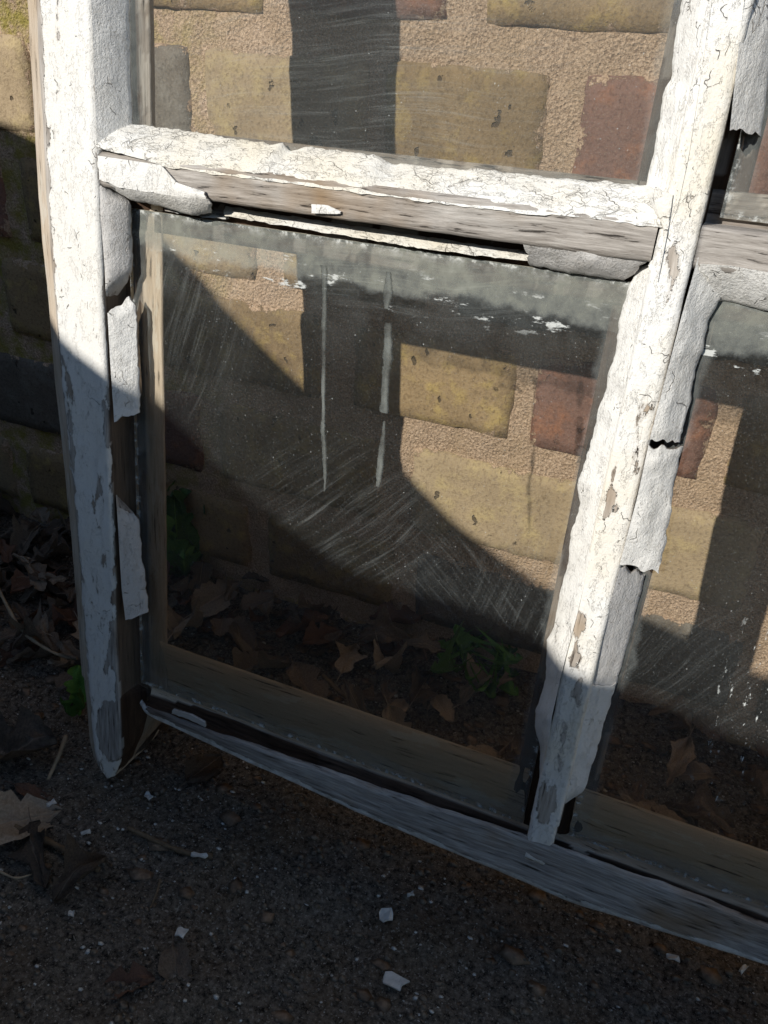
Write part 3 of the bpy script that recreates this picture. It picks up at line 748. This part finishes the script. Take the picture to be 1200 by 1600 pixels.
f.append([nn+1, nn, nn+3, nn+2])
f.append([nn, nn+1]+idx[::-1, 0].tolist()); f.append([nn+2, nn+3]+idx[:, -1].tolist())
f.append([nn+3, nn]+idx[0, :].tolist()); f.append([nn+1, nn+2]+idx[-1, ::-1].tolist())
mesh('mortar', V, f, M['mortar'], wall)

def brick(x0, x1, z0, z1, mat, seed, res=.03, proud=None):
    """irregular rounded brick; its mesh is local to its own centre"""
    cx, cz = (x0+x1)/2, (z0+z1)/2; hx, hz = (x1-x0)/2, (z1-z0)/2
    nx = max(4, int(2*hx/res)); nz = max(3, int(2*hz/res)); pr = proud if proud is not None else .017
    def axis(h, n):
        s = np.linspace(-1, 1, n+1)
        return np.r_[-h, -h+.008, s[1:-1]*(h-.014), h-.008, h] if n > 2 else s*h
    ax, az = axis(hx, nx), axis(hz, nz)
    gx_, gz_ = np.meshgrid(ax, az, indexing='ij')
    e = np.minimum(hx-np.abs(gx_), hz-np.abs(gz_))
    nzs = fbm(np.stack([gx_*7+seed, gz_*7, gx_*0+seed*2.3], -1), 3)
    ed = fbm(np.stack([gx_*16+seed*1.7, gz_*16, gx_*0+seed], -1), 4)
    y = -pr + np.where(e < .0005, .022, np.where(e < .012, .004, 0)) + .006*nzs + np.clip(.5*ed, 0, 1)*.034*np.exp(-e/.014)
    gx2 = gx_ + .010*ed*np.exp(-e/.02)*np.sign(-gx_)*1.2; gz2 = gz_ + .010*fbm(np.stack([gx_*12, gz_*12+seed, gx_*0+seed+7], -1), 3)*np.exp(-e/.02)*1.2
    # round the corners
    cr = np.clip(1-np.hypot(hx-np.abs(gx_), hz-np.abs(gz_))/.02, 0, 1)
    gx2 -= np.sign(gx_)*cr*.006; gz2 -= np.sign(gz_)*cr*.006
    V = np.stack([gx2*U, y*U, gz2*U], -1); sh = gx_.shape
    idx = np.arange(gx_.size).reshape(sh); F_ = np.stack([idx[:-1, :-1], idx[1:, :-1], idx[1:, 1:], idx[:-1, 1:]], -1).reshape(-1, 4).tolist()
    V = V.reshape(-1, 3); o_ = len(V)
    V = np.concatenate([V, np.array([(-hx*U, .08*U, -hz*U), (hx*U, .08*U, -hz*U), (hx*U, .08*U, hz*U), (-hx*U, .08*U, hz*U)])])
    F_.append([o_+1, o_, o_+3, o_+2])
    F_.append([o_, o_+1]+idx[::-1, 0].tolist()); F_.append([o_+2, o_+3]+idx[:, -1].tolist())
    F_.append([o_+3, o_]+idx[0, :].tolist()); F_.append([o_+1, o_+2]+idx[-1, ::-1].tolist())
    me = mesh('brick', V, F_, mat, wall, attrs={'arris': np.r_[np.maximum(e, 0).reshape(-1), 0, 0, 0, 0]}); me.location = wl(cx, cz)
    return me
traced = {   # row z0 -> bricks (x0, x1, material)
    1.297: [(-1.16, -.81, 'b_olive'), (-.75, -.44, 'b_tan'), (-.40, -.06, 'b_olive'), (-.005, .360, 'b_red'), (.425, 1.30, 'b_olive')],
    1.0:   [(-1.18, -.74, 'b_tan'), (-.68, -.262, 'b_grey'), (-.225, .185, 'b_tan'), (.225, .585, 'b_olive'), (.640, 1.03, 'b_red'), (1.09, 1.50, 'b_olive')],
    .715:  [(-1.30, -.90, 'b_red'), (-.83, -.48, 'b_olive'), (-.42, -.10, 'b_tan'), (-.03, .36, 'b_olive'), (.42, 1.27, 'b_grey')],
    .435:  [(-1.45, -1.02, 'b_red'), (-.96, -.52, 'b_olive'), (-.46, .085, 'b_olive'), (.17, .592, 'b_olive'), (.635, 1.035, 'b_red'), (1.075, 1.9, 'b_olive')],
    .12:   [(-1.20, -.76, 'b_grey'), (-.70, -.30, 'b_red'), (-.24, .265, 'b_olive'), (.345, 1.20, 'b_tan'), (1.26, 1.66, 'b_red')],
}
nb = 0
for ri, (z0, z1) in enumerate(rows):
    lst = list(traced.get(z0, []))
    kinds = ['b_olive', 'b_tan', 'b_red', 'b_grey', 'b_olive']
    if lst:
        a = lst[0][0]; b = lst[-1][1]; x = a-.06; i = 0
    else:
        a = WX0 + (.2 if ri % 2 else .45); b = a; x = a; i = 0
    ext = []
    while x > WX0+.15:
        Lb = .41 if (i+ri) % 2 else .86; Lb = min(Lb, x-WX0); ext.append((x-Lb, x, rnd.choice(kinds))); x -= Lb+.06; i += 1
    x = b+.06 if lst else a
    while x < WX1-.2:
        Lb = .41 if (i+ri) % 2 else .86; Lb = min(Lb, WX1-x); ext.append((x, x+Lb, rnd.choice(kinds))); x += Lb+.06; i += 1
    for (x0, x1, k) in lst:
        brick(x0, x1, z0, z1, M[k], nb*1.37+ri, .022); nb += 1
    for (x0, x1, k) in ext:
        near = -1.6 < x0 < 1.8 and z0 < 1.4
        brick(x0, x1, z0, z1, M[k], nb*1.37+ri, .03 if near else .12); nb += 1

# ------------------------------------------------------------------ ground
gx = np.r_[-1200, -300, -80, -25, -8, -4, np.arange(-2.6, -1.6, .1), np.arange(-1.6, 2.0, .016), np.arange(2.0, 3.2, .1), 4, 8, 25, 80, 300, 1200]
gy = np.r_[-1200, -300, -80, -25, -8, -4, np.arange(-2, -.8, .1), np.arange(-.8, .74, .016), .78, 1.2, 2, 4, 8, 25, 80, 300, 1200]
xx, yy = np.meshgrid(gx, gy, indexing='ij')
near = np.exp(-np.clip(np.hypot(xx-.3, yy)-1.6, 0, None)*1.5)
zz = (.030*fbm(np.stack([xx*3, yy*3, xx*0], -1), 4) + .016*fbm(np.stack([xx*16, yy*16, xx*0+3], -1), 4))*near
zz -= .030*np.exp(-((xx+.06)**2+(yy+.02)**2)/.02)*0
pit_ = np.exp(-((xx+.08)**2+(yy-.0)**2)/.015); zz = zz*(1-pit_) - .004*pit_
zz += np.clip((yy-.45)/.27, 0, 1)*.03*near
V = np.stack([xx*U, yy*U, zz*U], -1).reshape(-1, 3)
idx = np.arange(len(V)).reshape(xx.shape); f = np.stack([idx[:-1, :-1], idx[1:, :-1], idx[1:, 1:], idx[:-1, 1:]], -1).reshape(-1, 4).tolist()
gnd = mesh('ground', V, f, M['soil']); tag(gnd, kind='structure')
def gh(x, y):
    q = np.array([x, y]); nrx = math.exp(-max(0, math.hypot(x-.3, y)-1.6)*1.5)
    h = (.030*fbm(np.array([x*3, y*3, 0.]), 4)+.016*fbm(np.array([x*16, y*16, 3.]), 4))*nrx
    p_ = math.exp(-((x+.08)**2+y**2)/.015)
    return float(h*(1-p_)-.004*p_+min(1, max(0, (y-.45)/.27))*.03*nrx)

# scattered grit: one mesh of small stones, one of pale paint crumbs
def scatter(name, n, smin, smax, mat, flat, seed, dens=None, lift=.3):
    r = np.random.RandomState(seed); V = []; F_ = []
    base_ = []; fs = []
    for zr, rr in ((-.55, .7), (.05, 1.0), (.55, .7)):
        for q in range(5): base_.append((rr*math.cos(q*1.2566+zr), rr*math.sin(q*1.2566+zr), zr))
    base_.append((0, 0, .8)); base_ = np.array(base_)
    for g_ in (0, 5):
        for q in range(5):
            a, b = g_+q, g_+(q+1) % 5; fs += [(a, b, b+5), (a, b+5, a+5)]
    fs += [(10+q, 10+(q+1) % 5, 15) for q in range(5)]
    for i in range(n):
        x = r.uniform(-1.2, 1.7); y = r.uniform(-.75, .70)
        if dens and r.rand() > dens(x, y): continue
        s = smin*(smax/smin)**(r.rand()**2.2); a = r.rand()*6.28
        b = base_*(1+.16*r.randn(16, 3)); b[:, 2] *= flat
        c, s2 = math.cos(a), math.sin(a)
        b = np.stack([b[:, 0]*c-b[:, 1]*s2, b[:, 0]*s2+b[:, 1]*c, b[:, 2]+b[:, 0]*r.uniform(-.3, .3)], -1)*s*np.array([1, r.uniform(.5, 1), 1])
        z_ = gh(x, y)+s*lift*flat
        o = len(V); V += (b+np.array([x, y, z_])).tolist(); F_ += [[o+q for q in t] for t in fs]
    ob = mesh(name, np.array(V)*U, F_, mat, None, True)
    return tag(ob, kind='stuff')
o = scatter('soil_crumbs', 9000, .0025, .010, M['pebble'], .6, 3); tag(o, 'dark crumbs of soil and grit spread over the ground', 'grit')
o = scatter('paint_crumbs', 6500, .0012, .0075, M['chip'], .35, 4, lambda x, y: .30+.7*math.exp(-((x-.12)**2+(y+.05)**2)/.05)); tag(o, 'tiny white paint crumbs scattered under the window', 'paint crumbs')

M['frag'] = simple('leaf fragments', (.10, .07, .05), (.28, .20, .14), 60, objrand=0)
o = scatter('leaf_fragments', 3200, .004, .034, M['frag'], .18, 9, lambda x, y: .25+.75*math.exp(-((y-.45)/.35)**2)*(1 if x < .2 else .6)); tag(o, 'small broken bits of dead leaf strewn over the soil', 'leaf bits')
# leaves ------------------------------------------------------------
def leaf_mesh(seed, lobed=False, slim=.42, curl=.35, size=1.0):
    r = np.random.RandomState(seed); nL, nWd = 14, 6; V = []; vein = []
    for i in range(nL+1):
        t = i/nL
        hw = slim*math.sin(math.pi*min(1, t**.8))**.75*.5
        if lobed: hw *= (1+.38*math.sin(t*15+r.rand()))
        hw = max(hw*(1+.16*r.randn()*(.3 < t < .95)), .008)
        for j in range(-nWd, nWd+1):
            s = j/nWd
            x = t-.5; y = s*hw*(1+.05*r.randn()*(abs(j) == nWd))
            zc = curl*(s*hw)**2*3 + .16*curl*math.sin(t*4+seed) + .05*math.sin(s*5+t*7+seed*2)*curl + .016*r.randn() - .015*abs(math.sin((t*8+abs(s)*2)*3.14))*.5
            V.append((x*size, y*size, zc*size)); vein.append(min(abs(s), abs(((t*7-abs(s)*1.4) % 1)-.5)*.5+.02 if abs(s) > .1 else abs(s)))
    W2 = 2*nWd+1; F_ = []
    for i in range(nL):
        for j in range(W2-1): F_.append([i*W2+j, i*W2+j+1, (i+1)*W2+j+1, (i+1)*W2+j])
    # stalk
    b = len(V)
    for k, (x, z_) in enumerate(((-.5, 0), (-.62, .02), (-.75, .01))):
        zz0 = V[nWd][2]/size
        for dy, dz in ((.008, 0), (-.008, 0), (0, .012)): V.append((x*size, dy*size, (z_+dz+zz0)*size)); vein.append(0)
    for k in range(2):
        for q in range(3): F_.append([b+k*3+q, b+k*3+(q+1) % 3, b+k*3+3+(q+1) % 3, b+k*3+3+q])
    me = bpy.data.meshes.new('fallen_leaf'); me.from_pydata([tuple(c*U for c in v) for v in V], [], F_)
    me.polygons.foreach_set('use_smooth', [True]*len(F_))
    at = me.attributes.new('vein', 'FLOAT', 'POINT'); at.data.foreach_set('value', np.array(vein, dtype=np.float32))
    return me
LM = {}
for i in range(9):
    LM[i] = leaf_mesh(i, lobed=i % 3 == 0, slim=(.42, .6, .34)[i % 3], curl=(.5, .9, 1.4)[(i//3) % 3])
def leaf_obj(i, matname, x, y, zoff, size, rz, tilt, label, group=None, name='fallen_leaf', cat='leaf'):
    key = (i, matname)
    if key not in LM:
        me = LM[i].copy(); me.materials.append(M[matname]); LM[key] = me
    o = bpy.data.objects.new(name, LM[key]); col.objects.link(o)
    o.location = (x*U, y*U, (gh(x, y)+zoff)*U); o.scale = (size,)*3; o.rotation_euler = (tilt[0], tilt[1], rz)
    return tag(o, label, cat, group)
def gleaf(px, py, *a, **k):
    x, y = on_ground(px, py); return leaf_obj(a[0], a[1], x, y, *a[2:], **k)
R = math.radians
gleaf(222, 1152, 1, 'leaf_tan', .045, .26, R(50), (R(20), R(-35)), 'pale tan dry leaf standing against the foot of the peeling stile')
gleaf(22, 1300, 1, 'leaf_tan', .03, .22, R(60), (R(12), R(10)), 'large pale brown leaf cut by the left edge, with a twig running from it')
gleaf(60, 1345, 0, 'leaf_brown', .02, .16, R(-40), (R(25), R(5)), 'small ragged grey-brown leaf just right of the large pale leaf')
gleaf(15, 1180, 4, 'leaf_brown', .03, .26, R(20), (R(8), R(-5)), 'flat brown leaf on bare soil at the left edge')
gleaf(545, 1045, 0, 'leaf_tan', .04, .17, R(100), (R(12), R(8)), 'large pale leaf seen through the middle of the lower pane')
gleaf(340, 965, 1, 'leaf_tan', .07, .17, R(65), (R(30), R(-18)), 'folded pale leaf seen through the lower left of the pane')
gleaf(345, 998, 4, 'leaf_red', .03, .14, R(10), (0, R(5)), 'dark red leaf under the folded pale leaf behind the glass')
gleaf(128, 1375, 6, 'leaf_brown', .02, .14, R(85), (R(10), R(5)), 'narrow brown leaf lying on the soil below the twig')
gleaf(55, 1240, 2, 'leaf_red', .012, .11, R(5), (0, 0), 'small orange-brown leaf scrap on the soil left of the stile')
gleaf(200, 1540, 4, 'leaf_red', .001, .10, R(30), (0, 0), 'flat rust brown leaf pressed into the soil low in the picture')
gleaf(275, 1520, 1, 'leaf_brown', .002, .10, R(-50), (0, 0), 'dull brown leaf pressed into the soil right of the rusty one')
gleaf(320, 1205, 1, 'leaf_brown', .02, .12, R(80), (R(15), 0), 'small curled olive leaf on the soil under the bottom rail')
litter = 'dry leaves in the litter along the wall'
rl = random.Random(11)
for i in range(290):
    if i < 210: x = rl.uniform(-1.55, -.25); y = rl.uniform(.12, .68)
    else: x = rl.uniform(-.3, 1.6); y = rl.uniform(.30, .68)
    if y < .2 and x > -.3: continue
    d = .68-y
    leaf_obj(rl.randrange(9), rl.choice(['leaf_brown', 'leaf_brown', 'leaf_brown', 'leaf_tan', 'leaf_red'] if i % 7 else ['leaf_tan']), x, y, .015+rl.uniform(0, .07)+.05*max(0, .4-d),
             rl.uniform(.07, .16), rl.uniform(0, 6.28), (rl.gauss(0, .22), rl.gauss(0, .22)), *((('dry brown leaf in the litter between the wall and the left picture edge', litter+' left of the stile') if x < -.42 else ('dry brown leaf in the litter seen through the lower left pane', litter+' behind the left pane') if x < .62 else ('dry brown leaf in the dark litter behind the lower right pane', litter+' behind the right pane'))))

# twigs ------------------------------------------------------------
def tube(name, pts, r0, r1, mat, label, cat, group=None, sides=6, sub=5):
    pts = np.array(pts, float); k = (len(pts)-1)*sub+1
    t = np.linspace(0, len(pts)-1, k)
    def cr(t):
        i = min(int(t), len(pts)-2); f_ = t-i; p0 = pts[max(i-1, 0)]; p1 = pts[i]; p2 = pts[i+1]; p3 = pts[min(i+2, len(pts)-1)]
        return .5*((2*p1)+(-p0+p2)*f_+(2*p0-5*p1+4*p2-p3)*f_**2+(-p0+3*p1-3*p2+p3)*f_**3)
    c = np.array([cr(x) for x in t]); V = []; F_ = []
    for i, p in enumerate(c):
        d = c[min(i+1, k-1)]-c[max(i-1, 0)]; d /= np.linalg.norm(d)+1e-9; a = np.cross(d, [0, 0, 1.]); a /= np.linalg.norm(a)+1e-9; b = np.cross(d, a)
        r = (r0+(r1-r0)*i/(k-1))*(1+.12*nr.randn())
        for q in range(sides):
            an = q*2*math.pi/sides; V.append(p+(a*math.cos(an)+b*math.sin(an))*r)
    for i in range(k-1):
        for q in range(sides): F_.append([i*sides+q, i*sides+(q+1) % sides, (i+1)*sides+(q+1) % sides, (i+1)*sides+q])
    F_.append(list(range(sides))[::-1]); F_.append([(k-1)*sides+q for q in range(sides)])
    o = mesh(name, np.array(V)*U, F_, mat); return tag(o, label, cat, group) if label else o
def gp(px, py, h):
    x, y = on_ground(px, py, h); return (x, y, h)
tube('plant_stem', [gp(-15, 895, .08), gp(5, 935, .10), gp(35, 985, .10), (gp(80, 1018, .08)), gp(125, 1032, .04)], .0055, .004, M['straw'], 'pale curved dry stem lying over the leaf litter left of the stile', 'stem')
tube('twig', [gp(-10, 1278, .02), gp(40, 1300, .02), gp(95, 1325, .015), gp(155, 1360, .01)], .009, .006, M['twig'], 'brown twig lying below the stile with its end under the large pale leaf', 'twig')
tube('twig', [gp(200, 1293, .012), gp(240, 1312, .012), gp(290, 1332, .012), gp(332, 1338, .010)], .005, .0065, M['twig'], 'thin dark twig on the soil right of the stile foot', 'twig')
tube('twig', [gp(103, 1150, .03), gp(92, 1180, .02), gp(75, 1218, .01)], .006, .004, M['straw'], 'short tan stick on the soil just left of the stile foot', 'twig')
tube('plant_stem', [gp(505, 1055, .06), gp(535, 1085, .05), gp(570, 1110, .03), gp(600, 1135, .01)], .006, .004, M['twig'], 'dry leaf stalk seen through the lower pane above the bottom rail', 'stem')
tube('twig', [gp(250, 1375, .012), gp(245, 1395, .01), gp(235, 1418, .008)], .003, .002, M['twig'], 'hair-thin dark twig upright in the middle of the bare soil', 'twig')
tube('plant_stem', [gp(0, 1362, .015), gp(25, 1372, .015), gp(50, 1366, .01)], .003, .002, M['straw'], 'thin pale stem below the large leaf at the left edge', 'stem')

# larger chips of paint lying on the soil
def chip(px, py, a, b, rz, label, mat='chip', tilt=.1):
    x, y = on_ground(px, py); r = np.random.RandomState(int(px)); n_ = 9; V = []; 
    for zz_ in (0, .004):
        for i in range(n_):
            an = i*2*math.pi/n_; c, s = math.cos(an), math.sin(an); k = 1/max(abs(c), abs(s))
            r_ = np.random.RandomState(int(px)*13+i); j = 1+.12*r_.randn()
            V.append((a*c*k*j*.8, b*s*k*j*.8, zz_+c*tilt*a+.003*math.sin(i*2.1)))
    F_ = [list(range(n_))[::-1], list(range(n_, 2*n_))]+[[i, (i+1) % n_, n_+(i+1) % n_, n_+i] for i in range(n_)]
    o = mesh('paint_chip', np.array(V)*U, F_, M[mat], None, False); o.location = (x*U, y*U, (gh(x, y)+.012)*U); o.rotation_euler = (0, 0, rz)
    return tag(o, label, 'paint chip')
chip(615, 1537, .030, .017, R(-10), 'largest grey-white paint chip, lying low in the middle of the soil')
chip(603, 1436, .016, .018, R(30), 'squarish cream paint chip on the soil above the largest chip', 'chip')
chip(311, 1348, .020, .006, R(15), 'narrow white paint chip beside the end of the dark twig')
chip(641, 1252+150, .008, .005, R(40), 'small pale chip below the middle of the bottom rail')
chip(283, 1463, .013, .012, R(0), 'round pale chip alone on the soil left of centre')
chip(80, 1258, .012, .008, R(60), 'white paint chip left of the stile foot')
chip(135, 1306, .012, .005, R(40), 'white sliver of paint just above the brown twig')
chip(112, 1432, .008, .007, R(20), 'bright white crumb below the leaves at lower left')
chip(232, 1248, .014, .008, R(-20), 'bluish white paint chip under the left end of the bottom rail')
chip(1050, 1500, .014, .006, R(5), 'white paint chip below the right part of the bottom rail')
chip(1157, 1522, .005, .014, R(-30), 'pale upright chip near the lower right, under the rail')

# green weeds ------------------------------------------------------------
def weed(px, py, nleaf, size, label, spread=.5, seed=1, slim=.45, stemh=.12):
    x, y = on_ground(px, py); root = bpy.data.objects.new('weed', None); col.objects.link(root)
    root.location = (x*U, y*U, gh(x, y)*U); tag(root, label, 'weed'); r = random.Random(seed)
    lm = leaf_mesh(seed+40, lobed=True, slim=slim, curl=1.0); lm.materials.append(M['leaf_green'])
    for i in range(nleaf):
        a = i*2.4+r.uniform(-.3, .3); el = r.uniform(.5, 1.35); s = size*r.uniform(.6, 1.1)
        h = stemh*r.uniform(.2, 1)
        o = bpy.data.objects.new('leaf', lm); col.objects.link(o); o.parent = root
        d = Vector((math.cos(a)*math.cos(el), math.sin(a)*math.cos(el), math.sin(el)))
        o.location = Vector((math.cos(a)*.02*spread, math.sin(a)*.02*spread, h))*U + d*s*.6*U
        o.rotation_mode = 'QUATERNION'; o.rotation_quaternion = d.to_track_quat('X', 'Z'); o.scale = (s,)*3
    t = tube('stem', [(0, 0, -.02), (.004, 0, stemh*.5), (0, .004, stemh)], .006, .004, M['leaf_green'], None, None); t.parent = root
weed(285, 905, 11, .26, 'green dandelion-like weed behind the left side of the lower pane', seed=2, slim=.4)
weed(740, 1075, 16, .075, 'low patch of small round green leaves behind the lower right of the pane', 3.5, seed=5, slim=.8, stemh=.06)
weed(22, 800, 5, .07, 'tiny green seedling at the wall foot by the left edge', seed=6, slim=.8, stemh=.05)
weed(97, 805, 4, .08, 'small green sprout just left of the stile at the wall foot', seed=7, slim=.6, stemh=.05)
weed(122, 1110, 3, .09, 'single green leafed sprout poking out left of the lower stile', seed=8, slim=.7, stemh=.03)

# ------------------------------------------------------------------ unseen shape added in front of the window to throw the big curved shadow
e1 = np.cross(SUN, [0, 0, 1]); e1 /= np.linalg.norm(e1); e2 = np.cross(e1, SUN)
prof = [(-7, .4), (-5, .95), (-2.5, 1.06), (-1.4, 1.06), (-1.03, 1.05), (-.8, 1.02), (-.6, .93), (-.43, .82), (-.24, .72), (-.1, .655), (.01, .625), (.09, .59), (.175, .545), (.29, .505), (.42, .478), (.55, .50), (.63, .52), (.76, .52), (.83, .502), (.9, .505), (1.2, .52), (2, .55), (3.2, .5), (4.5, .2)]
px_, pz_ = [a for a, b in prof], [b for a, b in prof]
D = 4.2
hd = np.array([SUN[0], SUN[1], 0]); hd /= np.linalg.norm(hd)
V = []; ss = np.linspace(-7, 4.5, 231); aa = np.linspace(0, 1, 25)
for s in ss:
    b = np.interp(s, px_, pz_); top = e1*s + e2*b - SUN*D
    H_ = top[2]+GZ                                  # height of the crest over the ground
    for a in aa:                                    # arch over the crest
        th = math.pi*a; off = -math.cos(th)*H_*.55; zz_ = H_*math.sin(th)**.8
        # crest must be the silhouette seen along the sun's direction: keep the arch below the sun plane
        p = np.array([top[0], top[1], 0])+hd*off
        zlim = H_ + off*(SUN[2]/math.hypot(SUN[0], SUN[1]))
        p[2] = min(zz_, zlim if off > 0 else zz_, H_ + off*(SUN[2]/math.hypot(SUN[0], SUN[1])) if off < 0 else zz_)
        V.append(p)
V = np.array(V); k = len(aa); idx = np.arange(len(V)).reshape(len(ss), k)
f = np.stack([idx[:-1, :-1], idx[1:, :-1], idx[1:, 1:], idx[:-1, 1:]], -1).reshape(-1, 4).tolist()
f.append(idx[0].tolist()); f.append(idx[-1][::-1].tolist())
for i in range(len(ss)-1): f.append([int(idx[i, 0]), int(idx[i, -1]), int(idx[i+1, -1]), int(idx[i+1, 0])])
o = mesh('shadow_blocker', V*U, f, M['blocker_green']); tag(o, 'unseen blocker added to throw the curved shadow, with a dark green blocker cover facing the leaning window', 'shadow blocker')
